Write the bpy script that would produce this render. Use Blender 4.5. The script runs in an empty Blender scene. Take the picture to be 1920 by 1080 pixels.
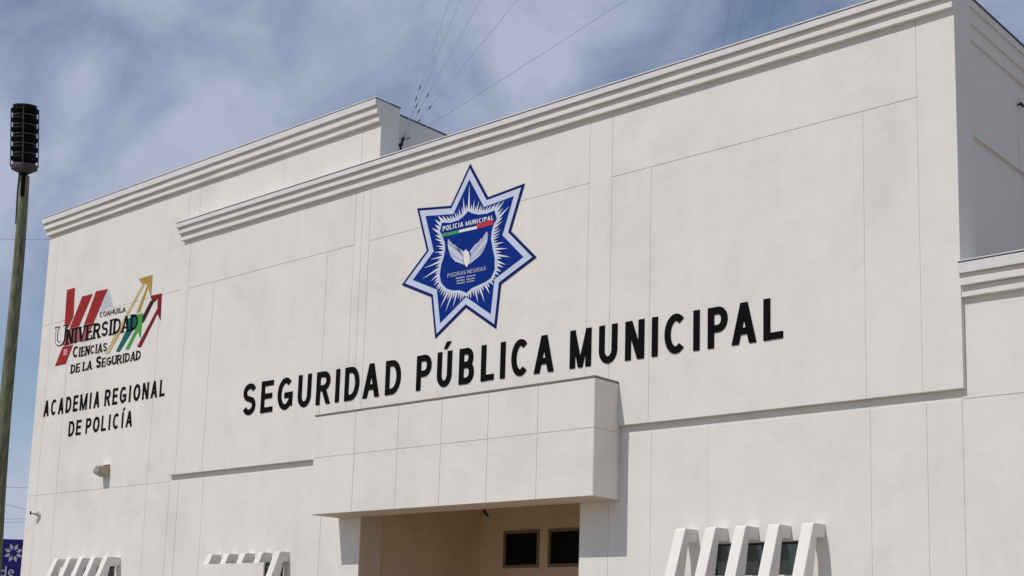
import bpy, bmesh, math, random
from mathutils import Vector, Matrix, noise
R = math.radians
random.seed(7)
S = bpy.context.scene
COL = S.collection

# ------------------------------------------------------------------ camera
F, PX, PY = 2517.23, 960.0, 809.22            # focal length and principal point in photo pixels (1920 wide)
YAW, PITCH, ROLL = R(41.749), R(9.272), R(1.698)
CAM = Vector((0.0, -14.0, 1.6))
FWD = Vector((-math.sin(YAW)*math.cos(PITCH), math.cos(YAW)*math.cos(PITCH), math.sin(PITCH)))
_r = Vector((math.cos(YAW), math.sin(YAW), 0)); _u = _r.cross(FWD)
RT = _r*math.cos(ROLL) + _u*math.sin(ROLL)
UP = -_r*math.sin(ROLL) + _u*math.cos(ROLL)
cam = bpy.data.cameras.new('camera'); co = bpy.data.objects.new('camera', cam); COL.objects.link(co)
m = Matrix((RT, UP, -FWD)).transposed().to_4x4(); m.translation = CAM
co.matrix_world = m
cam.sensor_width = 36; cam.lens = 36*F/1920; cam.shift_x = 0; cam.shift_y = (PY-540)/1920
cam.clip_start = .1; cam.clip_end = 6000
S.camera = co
# soft clouds: direction (as photo x, y), inner and outer radius in degrees, weight
CLOUDS = [(150, 330, .2, 12, .20), (350, 220, .2, 6, .16), (440, 190, .2, 4.5, .20), (560, 40, .2, 6, .14), (820, 150, .2, 7, .22), (1010, 60, .2, 7, .26), (640, 190, .2, 5, -.22), (130, 60, .2, 5, -.18), (1400, 60, .2, 9, -.25),
          (60, 1000, 1, 9, .4), (20, 620, .2, 6, -.45), (1900, 20, .2, 5, -.15), (-900, -300, 5, 26, .4), (2600, -1500, 8, 34, .45), (900, -2600, 6, 30, .45)]  # the last three are out of view, added to make the sky fill less blue

# ------------------------------------------------------------------ light
SUN_TO = Vector((-0.23, -1.0, 1.30)).normalized()      # towards the sun
elev = math.asin(SUN_TO.z)
az = math.atan2(SUN_TO.x, SUN_TO.y)                    # from +Y clockwise towards +X
w = bpy.data.worlds.new('World'); S.world = w; w.use_nodes = True
nt = w.node_tree; nt.nodes.clear()
def N(t, **k):
    n = nt.nodes.new(t)
    for a, b in k.items(): setattr(n, a, b)
    return n
def L(a, b): nt.links.new(a, b)
out = N('ShaderNodeOutputWorld'); bg = N('ShaderNodeBackground'); bg.inputs['Strength'].default_value = .1
sky = N('ShaderNodeTexSky', sky_type='NISHITA', sun_disc=False, sun_elevation=elev, sun_rotation=az)
sky.altitude = 250; sky.air_density = 1.0; sky.dust_density = .35; sky.ozone_density = 2.2
tc = N('ShaderNodeTexCoord')
def ray0(x, y): return (FWD + RT*((x-PX)/F) - UP*((y-PY)/F)).normalized()
def math_(op, *a):
    n = N('ShaderNodeMath', operation=op)
    for i, v in enumerate(a):
        if isinstance(v, (int, float)): n.inputs[i].default_value = v
        else: L(v, n.inputs[i])
    return n.outputs[0]
# warp the direction a little so that cloud edges are ragged
nw = N('ShaderNodeTexNoise'); nw.inputs['Scale'].default_value = 4.5; nw.inputs['Detail'].default_value = 7; nw.inputs['Roughness'].default_value = .55
L(tc.outputs['Generated'], nw.inputs['Vector'])
v1 = N('ShaderNodeVectorMath', operation='SUBTRACT'); v1.inputs[1].default_value = (.5, .5, .5); L(nw.outputs['Color'], v1.inputs[0])
v2 = N('ShaderNodeVectorMath', operation='SCALE'); v2.inputs['Scale'].default_value = .20; L(v1.outputs[0], v2.inputs[0])
v3 = N('ShaderNodeVectorMath', operation='ADD'); L(tc.outputs['Generated'], v3.inputs[0]); L(v2.outputs[0], v3.inputs[1])
v4 = N('ShaderNodeVectorMath', operation='NORMALIZE'); L(v3.outputs[0], v4.inputs[0])
mp = N('ShaderNodeMapping'); mp.inputs['Rotation'].default_value = (R(20), R(-28), R(-40)); mp.inputs['Scale'].default_value = (1.7, 3.2, 3.2)
mp.inputs['Location'].default_value = (3.1, 0.4, 1.7)
L(tc.outputs['Generated'], mp.inputs['Vector'])
n1 = N('ShaderNodeTexNoise'); n1.inputs['Scale'].default_value = 3.4; n1.inputs['Detail'].default_value = 10; n1.inputs['Roughness'].default_value = .56; n1.inputs['Distortion'].default_value = .5
L(mp.outputs['Vector'], n1.inputs['Vector'])
mr = N('ShaderNodeMapRange'); mr.inputs['From Min'].default_value = .30; mr.inputs['From Max'].default_value = .74; mr.inputs['To Min'].default_value = .0; mr.inputs['To Max'].default_value = .98
L(n1.outputs['Fac'], mr.inputs['Value']); tot = mr.outputs['Result']
for x, y, rin, rout, wgt in CLOUDS:
    dp = N('ShaderNodeVectorMath', operation='DOT_PRODUCT'); dp.inputs[1].default_value = ray0(x, y); L(v4.outputs[0], dp.inputs[0])
    q = N('ShaderNodeMapRange', interpolation_type='SMOOTHSTEP'); q.inputs['From Min'].default_value = math.cos(R(rout)); q.inputs['From Max'].default_value = math.cos(R(rin))
    q.inputs['To Min'].default_value = 0; q.inputs['To Max'].default_value = wgt
    L(dp.outputs['Value'], q.inputs['Value']); tot = math_('ADD', tot, q.outputs['Result'])
tot = math_('MULTIPLY', tot, .86)
tot = math_('MINIMUM', math_('MAXIMUM', tot, 0.12), .92)
mx = N('ShaderNodeMix', data_type='RGBA'); mx.inputs['B'].default_value = (4.85, 5.3, 6.7, 1)
L(tot, mx.inputs['Factor']); L(sky.outputs['Color'], mx.inputs['A']); L(mx.outputs['Result'], bg.inputs['Color']); L(bg.outputs['Background'], out.inputs['Surface'])
sl = bpy.data.lights.new('sun', 'SUN'); sl.energy = 3.05; sl.angle = R(.5); sl.color = (1, .955, .90)
so = bpy.data.objects.new('sun', sl); COL.objects.link(so); so.location = (-20, -60, 60)
so.rotation_euler = SUN_TO.to_track_quat('Z', 'Y').to_euler()
S.view_settings.view_transform = 'Standard'; S.view_settings.look = 'None'; S.view_settings.gamma = 1
S.view_settings.exposure = -.10
S.view_settings.use_curve_mapping = False

# ------------------------------------------------------------------ helpers
def ray(x, y): return FWD + RT*((x-PX)/F) - UP*((y-PY)/F)
def at(x, y, Y=0.0):                                   # where a photo pixel meets the plane y = Y
    d = ray(x, y); return CAM + d*((Y-CAM.y)/d.y)
def atd(x, y, dep): return CAM + ray(x, y)*dep

def mat(name, col, rough=.8, var=0, scale=1.5, bump=0, bscale=60, metal=0, col2=None, streak=0, spec=.15):
    m = bpy.data.materials.new(name); m.use_nodes = True; t = m.node_tree; b = t.nodes['Principled BSDF']
    b.inputs['Base Color'].default_value = (*col, 1); b.inputs['Roughness'].default_value = rough; b.inputs['Metallic'].default_value = metal
    b.inputs['Specular IOR Level'].default_value = spec
    def n(k, **kw):
        q = t.nodes.new(k)
        for a, c in kw.items(): setattr(q, a, c)
        return q
    if var or streak or bump: g = n('ShaderNodeNewGeometry')
    if var:
        ns = n('ShaderNodeTexNoise'); ns.inputs['Scale'].default_value = scale; ns.inputs['Detail'].default_value = 8; ns.inputs['Roughness'].default_value = .62
        t.links.new(g.outputs['Position'], ns.inputs['Vector'])
        cr = n('ShaderNodeValToRGB'); cr.color_ramp.elements[0].position = .3; cr.color_ramp.elements[1].position = .72
        c2 = col2 or tuple(c*(1-var) for c in col)
        cr.color_ramp.elements[0].color = (*c2, 1); cr.color_ramp.elements[1].color = (*col, 1)
        t.links.new(ns.outputs['Fac'], cr.inputs['Fac']); last = cr.outputs['Color']
        if streak:
            mpp = n('ShaderNodeMapping'); mpp.inputs['Scale'].default_value = (4, 4, .7)
            t.links.new(g.outputs['Position'], mpp.inputs['Vector'])
            n2 = n('ShaderNodeTexNoise'); n2.inputs['Scale'].default_value = .9; n2.inputs['Detail'].default_value = 6; n2.inputs['Roughness'].default_value = .6
            t.links.new(mpp.outputs['Vector'], n2.inputs['Vector'])
            c3 = n('ShaderNodeValToRGB'); c3.color_ramp.elements[0].position = .28; c3.color_ramp.elements[1].position = .6
            c3.color_ramp.elements[0].color = (1-streak,)*3+(1,); c3.color_ramp.elements[1].color = (1, 1, 1, 1)
            t.links.new(n2.outputs['Fac'], c3.inputs['Fac'])
            # sparse smudges
            n3 = n('ShaderNodeTexNoise'); n3.inputs['Scale'].default_value = .55; n3.inputs['Detail'].default_value = 10; n3.inputs['Roughness'].default_value = .7; n3.inputs['Distortion'].default_value = .8
            t.links.new(g.outputs['Position'], n3.inputs['Vector'])
            c4 = n('ShaderNodeValToRGB'); c4.color_ramp.elements[0].position = .37; c4.color_ramp.elements[1].position = .50
            c4.color_ramp.elements[0].color = (1-streak*1.3, 1-streak*1.35, 1-streak*1.5, 1); c4.color_ramp.elements[1].color = (1, 1, 1, 1)
            t.links.new(n3.outputs['Fac'], c4.inputs['Fac'])
            for src in (c3, c4):
                mm = n('ShaderNodeMix', data_type='RGBA', blend_type='MULTIPLY'); mm.inputs['Factor'].default_value = 1
                t.links.new(last, mm.inputs['A']); t.links.new(src.outputs['Color'], mm.inputs['B']); last = mm.outputs['Result']
        t.links.new(last, b.inputs['Base Color'])
    if bump:
        nb = n('ShaderNodeTexNoise'); nb.inputs['Scale'].default_value = bscale; nb.inputs['Detail'].default_value = 5
        t.links.new(g.outputs['Position'], nb.inputs['Vector'])
        nc = n('ShaderNodeTexNoise'); nc.inputs['Scale'].default_value = 1.6; nc.inputs['Detail'].default_value = 4
        t.links.new(g.outputs['Position'], nc.inputs['Vector'])
        ad = n('ShaderNodeMath', operation='MULTIPLY_ADD'); ad.inputs[1].default_value = 6.0
        t.links.new(nc.outputs['Fac'], ad.inputs[0]); t.links.new(nb.outputs['Fac'], ad.inputs[2])
        bp = n('ShaderNodeBump'); bp.inputs['Strength'].default_value = 1; bp.inputs['Distance'].default_value = bump
        t.links.new(ad.outputs[0], bp.inputs['Height']); t.links.new(bp.outputs['Normal'], b.inputs['Normal'])
    return m

M = {}
M['stucco'] = mat('stucco', (.755, .726, .682), .9, .045, 1.1, .0026, 70, streak=.045, spec=.15)
M['stucco_side'] = M['stucco']
M['fin'] = mat('fin_paint', (.765, .74, .70), .85, .05, 3, .002, 80, spec=.2)
M['backing'] = mat('mortar', (.50, .48, .45), .95, .1, 3)
M['tan'] = mat('tan_paint', (.66, .525, .375), .9, .12, 1.6, .003, 60, streak=.06, spec=.2)
M['flash'] = mat('flashing_metal', (.70, .685, .68), .7, .10, 5, spec=.2)
M['coping'] = mat('coping_brown', (.20, .19, .17), .8, .2, 6, spec=.2)
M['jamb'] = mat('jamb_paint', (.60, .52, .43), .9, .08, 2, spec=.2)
M['roofd'] = mat('dark_roof_felt', (.37, .31, .25), .95, .3, 2)
M['darkmetal'] = mat('dark_trim', (.09, .09, .11), .6, .3, 8)
M['roof'] = mat('roof_membrane', (.45, .44, .42), .9, .25, 2)
M['black'] = mat('black_paint', (.006, .005, .006), .9, .3, 14, spec=.08)
M['frame'] = mat('window_frame_metal', (.20, .155, .11), .55, .1, 8)
M['dframe'] = mat('dark_frame_metal', (.03, .03, .03), .5)
M['siren'] = mat('siren_black', (.005, .005, .006), .8, .3, 9, spec=.1)
M['sirengrey'] = mat('siren_grey', (.085, .08, .08), .7, .35, 8)
M['wood'] = mat('weathered_wood', (.15, .165, .105), .95, 0, 1)
M['wire'] = mat('wire', (.36, .40, .48), .7)
M['insul'] = mat('insulator', (.03, .03, .035), .5)
M['navy'] = mat('navy_paint', (.006, .014, .13), .85, .15, 9, spec=.1)
M['blue'] = mat('royal_blue_paint', (.005, .030, .235), .85, .2, 7, spec=.08)
M['pale'] = mat('pale_blue_paint', (.56, .62, .76), .8, .08, 6, spec=.1)
M['white'] = mat('white_paint', (.78, .77, .75), .6, .08, 9)
M['eagle'] = mat('silver_grey_paint', (.50, .52, .60), .8, .25, 14, spec=.1)
M['red'] = mat('red_paint', (.34, .022, .018), .6, .2, 9)
M['faded'] = mat('faded_red_paint', (.36, .12, .12), .6, .3, 12)
M['pink'] = mat('pink_edge_paint', (.72, .45, .42), .7)
M['dred'] = mat('dark_red_paint', (.22, .008, .014), .6, .15, 9)
M['maroon'] = mat('maroon_paint', (.06, .012, .012), .6, .2, 9)
M['gold'] = mat('gold_paint', (.46, .29, .06), .6, .2, 9)
M['pgold'] = mat('pale_gold_paint', (.56, .45, .23), .6, .15, 9)
M['green'] = mat('green_paint', (.07, .35, .07), .6, .15, 9)
M['teal'] = mat('teal_paint', (.005, .13, .11), .6, .2, 9)
M['lilac'] = mat('lilac_grey_paint', (.50, .53, .60), .7, .08, 6)
M['fgreen'] = mat('flag_green', (.05, .28, .12), .6); M['fred'] = mat('flag_red', (.50, .03, .06), .6)
M['grey'] = mat('grey_lettering', (.10, .095, .095), .6, .3, 12)
M['signblue'] = mat('sign_blue', (.016, .013, .13), .45, .25, 3)
M['signgrey'] = mat('sign_print_grey', (.36, .36, .46), .5, .1, 5)
M['lamp'] = mat('lamp_housing', (.50, .42, .30), .6, .25, 12)
M['lens'] = mat('lamp_lens', (.27, .27, .25), .35)
M['plastic'] = mat('white_plastic', (.62, .60, .57), .5)
M['concrete'] = mat('concrete', (.45, .375, .29), .9, .2, .8, .004, 30)
M['asphalt'] = mat('concrete_yard', (.34, .285, .225), .9, .25, .6, .006, 40)
M['earth'] = mat('dry_earth', (.32, .26, .19), .95, .3, .2)
M['rust'] = mat('rusty_red', (.20, .04, .02), .7)
def glassmat(name, col, rough=.06, spec=.5):
    m = mat(name, col, rough, spec=spec); return m
M['glass'] = glassmat('tinted_glass', (.035, .045, .045), .04, 1.0)
M['bglass'] = glassmat('black_glass', (.004, .004, .004), .3, .12)
# wood with vertical grain
t = M['wood'].node_tree; b = t.nodes['Principled BSDF']
g = t.nodes.new('ShaderNodeTexCoord'); mpp = t.nodes.new('ShaderNodeMapping'); mpp.inputs['Scale'].default_value = (9, 9, .6)
nn = t.nodes.new('ShaderNodeTexNoise'); nn.inputs['Scale'].default_value = 2; nn.inputs['Detail'].default_value = 8; nn.inputs['Roughness'].default_value = .7
cr = t.nodes.new('ShaderNodeValToRGB'); cr.color_ramp.elements[0].color = (.06, .066, .042, 1); cr.color_ramp.elements[1].color = (.27, .28, .18, 1)
cr.color_ramp.elements[0].position = .32; cr.color_ramp.elements[1].position = .66
t.links.new(g.outputs['Object'], mpp.inputs['Vector']); t.links.new(mpp.outputs['Vector'], nn.inputs['Vector']); t.links.new(nn.outputs['Fac'], cr.inputs['Fac']); t.links.new(cr.outputs['Color'], b.inputs['Base Color'])
bp_ = t.nodes.new('ShaderNodeBump'); bp_.inputs['Distance'].default_value = .02; t.links.new(nn.outputs['Fac'], bp_.inputs['Height']); t.links.new(bp_.outputs['Normal'], b.inputs['Normal'])

def empty(name, loc, label, cat, group=None):
    o = bpy.data.objects.new(name, None); COL.objects.link(o); o.location = loc; o.empty_display_size = .3
    o['label'] = label; o['category'] = cat
    if group: o['group'] = group
    return o
WORLDPOS = {}
def wpos(o):
    p = Vector(o.location)
    while o.parent: o = o.parent; p = p + o.location
    return p
class MB:
    """collects shapes in world coordinates, links them as one mesh object"""
    def __init__(s): s.v = []; s.f = []
    def add(s, vs, fs):
        k = len(s.v); s.v += [Vector(v) for v in vs]; s.f += [tuple(i+k for i in f) for f in fs]; return s
    def box(s, x0, x1, y0, y1, z0, z1):
        vs = [(x, y, z) for x in (x0, x1) for y in (y0, y1) for z in (z0, z1)]
        return s.add(vs, [(0, 1, 3, 2), (4, 6, 7, 5), (0, 4, 5, 1), (2, 3, 7, 6), (0, 2, 6, 4), (1, 5, 7, 3)])
    def prism(s, pts, y0, y1):                 # polygon in x,z extruded from y0 (front) to y1
        n = len(pts)
        a = sum(pts[i][0]*pts[(i+1) % n][1]-pts[(i+1) % n][0]*pts[i][1] for i in range(n))
        if a < 0: pts = pts[::-1]
        vs = [(x, y0, z) for x, z in pts]+[(x, y1, z) for x, z in pts]
        return s.add(vs, [tuple(range(n)), tuple(range(2*n-1, n-1, -1))]+[((i+1) % n, i, n+i, n+(i+1) % n) for i in range(n)])
    def prismx(s, pts, x0, x1):                # polygon in y,z extruded along x
        n = len(pts)
        a = sum(pts[i][0]*pts[(i+1) % n][1]-pts[(i+1) % n][0]*pts[i][1] for i in range(n))
        if a < 0: pts = pts[::-1]
        vs = [(x0, y, z) for y, z in pts]+[(x1, y, z) for y, z in pts]
        return s.add(vs, [tuple(range(n-1, -1, -1)), tuple(range(n, 2*n))]+[(i, (i+1) % n, n+(i+1) % n, n+i) for i in range(n)])
    def tube(s, a, b, r0, r1=None, n=10, cap=True):
        a = Vector(a); b = Vector(b); r1 = r0 if r1 is None else r1
        q = (b-a).normalized().to_track_quat('Z', 'Y')
        vs = []
        for p, r in ((a, r0), (b, r1)):
            for i in range(n):
                t_ = 2*math.pi*i/n; vs.append(p+q@Vector((r*math.cos(t_), r*math.sin(t_), 0)))
        fs = [(i, (i+1) % n, n+(i+1) % n, n+i) for i in range(n)]
        if cap: fs += [tuple(range(n-1, -1, -1)), tuple(range(n, 2*n))]
        return s.add(vs, fs)
    def lathe(s, c, prof, n=28):               # prof: (r,z) closed profile
        vs = []; fs = []; m_ = len(prof)
        for i in range(n):
            t_ = 2*math.pi*i/n
            for r, z in prof: vs.append((c[0]+r*math.cos(t_), c[1]+r*math.sin(t_), c[2]+z))
        for i in range(n):
            j = (i+1) % n
            for k in range(m_):
                l = (k+1) % m_; fs.append((i*m_+k, j*m_+k, j*m_+l, i*m_+l))
        return s.add(vs, fs)
    def build(s, name, material, parent=None, smooth=False, bevel=0, label=None):
        me = bpy.data.meshes.new(name)
        base = Vector(min((v for v in s.v), key=lambda q: q.z)) if not parent else Vector()
        org = wpos(parent) if parent else Vector(((min(v.x for v in s.v)+max(v.x for v in s.v))/2, (min(v.y for v in s.v)+max(v.y for v in s.v))/2, min(v.z for v in s.v)))
        c = Vector((sum(v.x for v in s.v), sum(v.y for v in s.v), sum(v.z for v in s.v)))/len(s.v) if parent else org
        me.from_pydata([tuple(v-c) for v in s.v], [], s.f); me.materials.append(material)
        if smooth:
            for p in me.polygons: p.use_smooth = True
        me.update()
        o = bpy.data.objects.new(name, me); COL.objects.link(o)
        if parent: o.parent = parent; o.location = c-org
        else: o.location = c
        if bevel:
            bv = o.modifiers.new('bevel', 'BEVEL'); bv.width = bevel; bv.segments = 2; bv.limit_method = 'ANGLE'
        if smooth:
            try: me.set_sharp_from_angle(angle=R(40))
            except Exception: pass
        if label: o['label'] = label
        return o
def bx(*a): return MB().box(*a)
def structure(o): o['kind'] = 'structure'; return o
def tag(o, label, cat, group=None):
    o['label'] = label; o['category'] = cat
    if group: o['group'] = group
    return o

# ------------------------------------------------------------------ setting
structure(bx(-1500, 1500, -1500, 1500, -.6, -.02).build('ground', M['earth']))
structure(bx(-70, 60, -34, -2.4, -.018, 0).build('road', M['asphalt']))
structure(bx(-40, 30, -2.4, .02, -.015, .12).build('pavement', M['concrete'], bevel=.02))

# ------------------------------------------------------------------ building
W = .065                 # plane of the lower walls, the left wing and the right wing
J = .0042                 # half width of a control joint
D = .007                 # joint depth
XA0, XA1 = -20.87, -5.905
ZL, ZA, ZB, ZC = 4.58, 9.25, 10.34, 5.86
bld = empty('police_station', (-15, 0, 0), 'white stucco police station with stepped cornices, entrance canopy and joints dividing its walls', 'building')

def panels(parent, y, rects, mt='stucco'):
    for x0, x1, z0, z1 in rects:
        j1, j2, j3 = (J*random.uniform(.7, 1.25) for _ in range(3))
        a = bx(x0+j1, x1-j2, y+random.uniform(0, .0012), y+D+.003, z0+j3, z1-J)
        a.build('panel', M[mt], parent, bevel=.0025)

def holes(x0, x1, z0, z1, hs):
    """rectangles tiling x0..x1,z0..z1 minus the rectangles hs (which must not overlap in x)"""
    o = []; x = x0
    for a, b_, c, d in sorted(hs):
        if a > x: o.append((x, a, z0, z1))
        if c > z0: o.append((a, b_, z0, c))
        if d < z1: o.append((a, b_, d, z1))
        x = b_
    if x < x1: o.append((x, x1, z0, z1))
    return o

# --- upper main wall (proud plane y = 0)
MAIN = bx(XA0, XA1, D, W-.003, ZL, ZA).build('main_wall', M['stucco'], bld)
MB().box(-15.6, -6.06, W+.3, 26, 4.7, 8.7).build('main_wall', M['roof'], bld, label='flat roof and body behind the main parapet')
H = 8.06
V1, V2, V3, V4, V5, V6, V7 = -20.66, -16.07, -15.895, -15.71, -11.19, -10.79, -6.37
BOT, TOP = ZL, ZA-.02
r = [(XA0, V1, BOT, TOP), (V2, V3, BOT, TOP), (V3, V4, BOT, TOP), (V5, V6, BOT, TOP), (V7, XA1, BOT, TOP)]
for a, b_ in ((V1, V2), (V4, V5), (V6, V7)): r.append((a, b_, H, TOP))
for c in ((V1, -19.85), (-19.85, -16.72), (-16.72, V2), (V4, V5), (V6, -10.13), (-10.13, -7.05), (-7.05, V7)): r.append((*c, BOT, H))
# outermost edges of the field stay flush with the block
def clampr(q): return (q[0]-(J if abs(q[0]-XA0) < 1e-6 else 0), q[1]+(J if abs(q[1]-XA1) < 1e-6 else 0), q[2]-(J if q[2] == BOT else 0), q[3])
panels(MAIN, 0, [clampr(q) for q in r])

# --- clerestory windows (openings in the lower wall)
WIN = [(-24.0, -22.50, 2.55, 2.965), (-18.95, -17.50, 2.52, 2.93), (-9.25, -7.83, 2.57, 2.985)]
NX0, NX1, NZ = -15.67, -11.285, 4.36
opens = [(a, b_, c, d) for a, b_, c, d in WIN]
# left wing + lower wall left of the porch
LW = MB()
for q in holes(-26, NX0, 0, ZL+.1, opens[:2]): LW.box(q[0], q[1], W+D, .52, q[2], q[3])
LW.box(-26, -15.62, W+D, .4, ZL+.1, ZB)
LEFT = LW.build('left_wing_wall', M['stucco'], bld)
def split(x0, x1, z0, z1, xs, zs=(), hs=()):
    o = []
    xs = [x0]+sorted(x for x in xs if x0 < x < x1)+[x1]; zs = [z0]+sorted(zs)+[z1]
    for i in range(len(xs)-1):
        for k in range(len(zs)-1):
            a, b_, c, d = xs[i], xs[i+1], zs[k], zs[k+1]
            o.append((a, b_, c, d))
    return o
def sub(rects, h):
    o = []
    for q in rects:
        a, b_, c, d = q
        if h[0] >= b_ or h[1] <= a or h[2] >= d or h[3] <= c: o.append(q); continue
        # carve without leaving a joint: pieces grow by J to butt together
        if h[0] > a: o.append((a, h[0]+2*J-J, c, d))
        if h[1] < b_: o.append((h[1]-J, b_, c, d))
        o.append((max(a, h[0])+0-J, min(b_, h[1])+J, c, h[2]+J)); o.append((max(a, h[0])-J, min(b_, h[1])+J, h[3]-J, d))
    return o
HJ = 4.47
lr = split(-26, -20.9, 0, 8.10, (-25.62, -24.86, -21.64), (HJ,))+split(-26, -20.9, 8.10, 10.06, (-25.62,))
lr += split(-20.9, NX0, 0, HJ, (-20.62, -19.86, -16.62))
lr = [q for q in lr]
for h in WIN[:2]: lr = sub(lr, h)
lr += split(-20.9, -15.62+J, 9.2, 10.06, (-20.55, -16.07))
lr = [(a-(J if a == -26 else 0), b_+(J if b_ == NX0 else 0), c, d) for a, b_, c, d in lr]
panels(LEFT, W, lr)
# lower wall right of the porch and right wing
RW = MB()
for q in holes(NX1, -5.95, 0, ZL+.1, [opens[2]]): RW.box(q[0], q[1], W+D, .52, q[2], q[3])
RW.box(-15.6, -5.95, W+D, .5, ZL+.1, 5.2); RW.box(NX0, NX1, W+D, .3, NZ, ZL+.1)
RIGHT = RW.build('lower_wall', M['stucco'], bld)
rr = split(NX1, -5.95, 0, HJ, (-10.80, -10.12, -7.04, -6.36))
rr = sub(rr, WIN[2])
rr = [(a-(J if a == NX1 else 0), b_, c, d) for a, b_, c, d in rr]
panels(RIGHT, W, rr)
CW = MB().box(-5.949, 9, W+D, .5, 0, ZC)
RWING = CW.build('right_wing_wall', M['stucco'], bld)
MB().box(-5.97, 9, .501, 14, 5.0, 5.55).build('roof', M['roofd'], bld, label='flat dark roof of the right wing')
panels(RWING, W, split(-5.95, 9, 0, 5.62, (-1.2, 3.5), (HJ,)))
# --- side of the main block above the right wing
SD = MB()
SD.box(-6.2, XA1-.0005, W-.002, .44, ZL, 9.3)
SIDE = SD.build('side_pilaster', M['stucco'], bld)
SW = MB().box(-6.3, -6.03, .44, 26, 4.6, 7.71); SW.box(-6.3, -5.985, .44, 26, 7.71, 9.2)
SWALL = SW.build('side_wall', M['stucco'], bld)

# --- cornices: flashing, two stepped bands; each its own part
def run(x0, x1, ya, yb, za, zb_):
    mb = MB(); n = max(2, int((x1-x0)/.28)); vs = []; fs = []
    for i in range(n+1):
        x = x0+(x1-x0)*i/n; w_ = .0045*noise.noise(Vector((x*1.7, za*9, 0)))+.003*noise.noise(Vector((x*6, za*5, 3)))
        v_ = .0045*noise.noise(Vector((x*1.3, za*4, 8)))
        vs += [(x, ya+v_, za+w_), (x, ya+v_, zb_-.0004), (x, yb, zb_-.0004), (x, yb, za+w_)]
    for i in range(n):
        a = 4*i; fs += [(a, a+4, a+5, a+1), (a+1, a+5, a+6, a+2), (a+2, a+6, a+7, a+3), (a+3, a+7, a+4, a)]
    fs += [(0, 1, 2, 3), (4*n+3, 4*n+2, 4*n+1, 4*n)]
    return mb.add(vs, fs)
def cornice(x0, x1, lev, ybase, lip=True, left=True):
    """lev = (z lip top, z flashing top, z band1 top, z band2 top, z bottom); bands project .12, .085, .05"""
    zt, zf, z1, z2, zb = lev
    e = lambda p: p if left else 0
    if left: x1 += .0045
    par = run(x0-e(.05), x1, ybase-.062, ybase+.25, zb, z2).build('cornice', M['stucco'], bld, bevel=.006)
    run(x0-e(.085), x1, ybase-.112, ybase+.25, z2, z1).build('band', M['stucco'], par, bevel=.006)
    MB().box(x0-e(.11), x1, ybase-.152, ybase+.25, z1, zf).build('flashing', M['flash'], par, bevel=.003)
    MB().box(x0-e(.08), x1-.002, ybase-.137, ybase+.24, zf, zf+.016).build('flashing_shadow_gap', M['darkmetal'], par)  # dark metal colour stands in for the shadow gap below the lip
    MB().box(x0-e(.12), x1, ybase-.157, ybase+.26, zf+.016, zt+.002).build('flashing_lip', M['flash'], par, bevel=.003)
    return par
cornice(XA0, XA1, (9.356, 9.325, 9.247, 9.134, 9.005), 0)
cornice(-26, -15.62, (10.475, 10.445, 10.335, 10.205, 10.083), W)
cornice(XA1+.003, 9, (5.995, 5.968, 5.85, 5.72, 5.60), W, left=False)
# side cornice of main block: steps recede behind the pilaster
sc = MB().box(-6.25, -5.955, .44, 26, 8.87, 9.05).build('cornice', M['stucco'], bld)
MB().box(-6.25, -5.930, .44, 26, 9.05, 9.235).build('band', M['stucco'], sc)
MB().box(-6.25, XA1-.001, .26, 26, 9.235, 9.33).build('flashing', M['stucco'], sc)
MB().box(-6.26, XA1+.008, .262, 26, 9.33, 9.357).build('flashing_lip', M['darkmetal'], sc)
# left wing stub return and set-back side wall
MB().box(-15.9, -15.622, .3, .47, 8.6, 10.445).build('return_wall', M['stucco'], bld)
MB().box(-15.9, -15.612, .26, .475, 10.446, 10.468).build('flashing', M['darkmetal'], bld)
LS = MB().box(-16.1, -15.83, .47, 14, 8.4, 10.44).build('return_wall', M['stucco'], bld, label='set-back side wall of the left wing above the roof')
MB().box(-16.12, -15.82, .47, 14.01, 10.44, 10.465).build('flashing', M['darkmetal'], LS)
MB().box(-26, -16.1, .4, 14, 9.6, 9.75).build('roof', M['roof'], bld)
MB().box(-26, -25.8, .4, 14, 0, 10.44).build('end_wall', M['stucco'], bld)

# --- entrance canopy
CX0, CX1, CY, CZ0, CZ1, CZM = -16.19, -10.63, -.51, 3.60, 5.165, 4.487
can = MB().box(CX0+.0, CX1, CY+D, -.001, CZ0, CZ1-.02)
can.box(CX0, CX1, -.001, W-.001, CZ0, ZL-.002)
CAN = can.build('canopy', M['stucco'], bld)
xs = [CX0, -15.245, -14.30, -13.40, -12.49, -11.585, CX1]
for i in range(6):
    for c, d in ((CZ0, CZM), (CZM, CZ1-.02)):
        x0, x1 = xs[i], xs[i+1]
        bx(x0+(J if i else 0), x1-(J if i < 5 else 0), CY, CY+D+.003, c+(J if c == CZM else 0), d-(J if d == CZM else 0)).build('panel', M['stucco'], CAN, bevel=.002)
for c, d in ((CZ0, CZM-J), (CZM+J, CZ1-.02)):
    bx(CX1-.001, CX1+.010, CY+.004, -.002, c+.001, d).build('panel', M['stucco'], CAN)
bx(CX0-.01, CX1+.016, CY-.008, -.003, CZ1-.018, CZ1+.008).build('coping', M['coping'], CAN)

bx(CX0+.02, CX1-.02, CY+.03, W-.01, CZ0-.006, CZ0+.01).build('soffit', M['jamb'], CAN)
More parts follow.
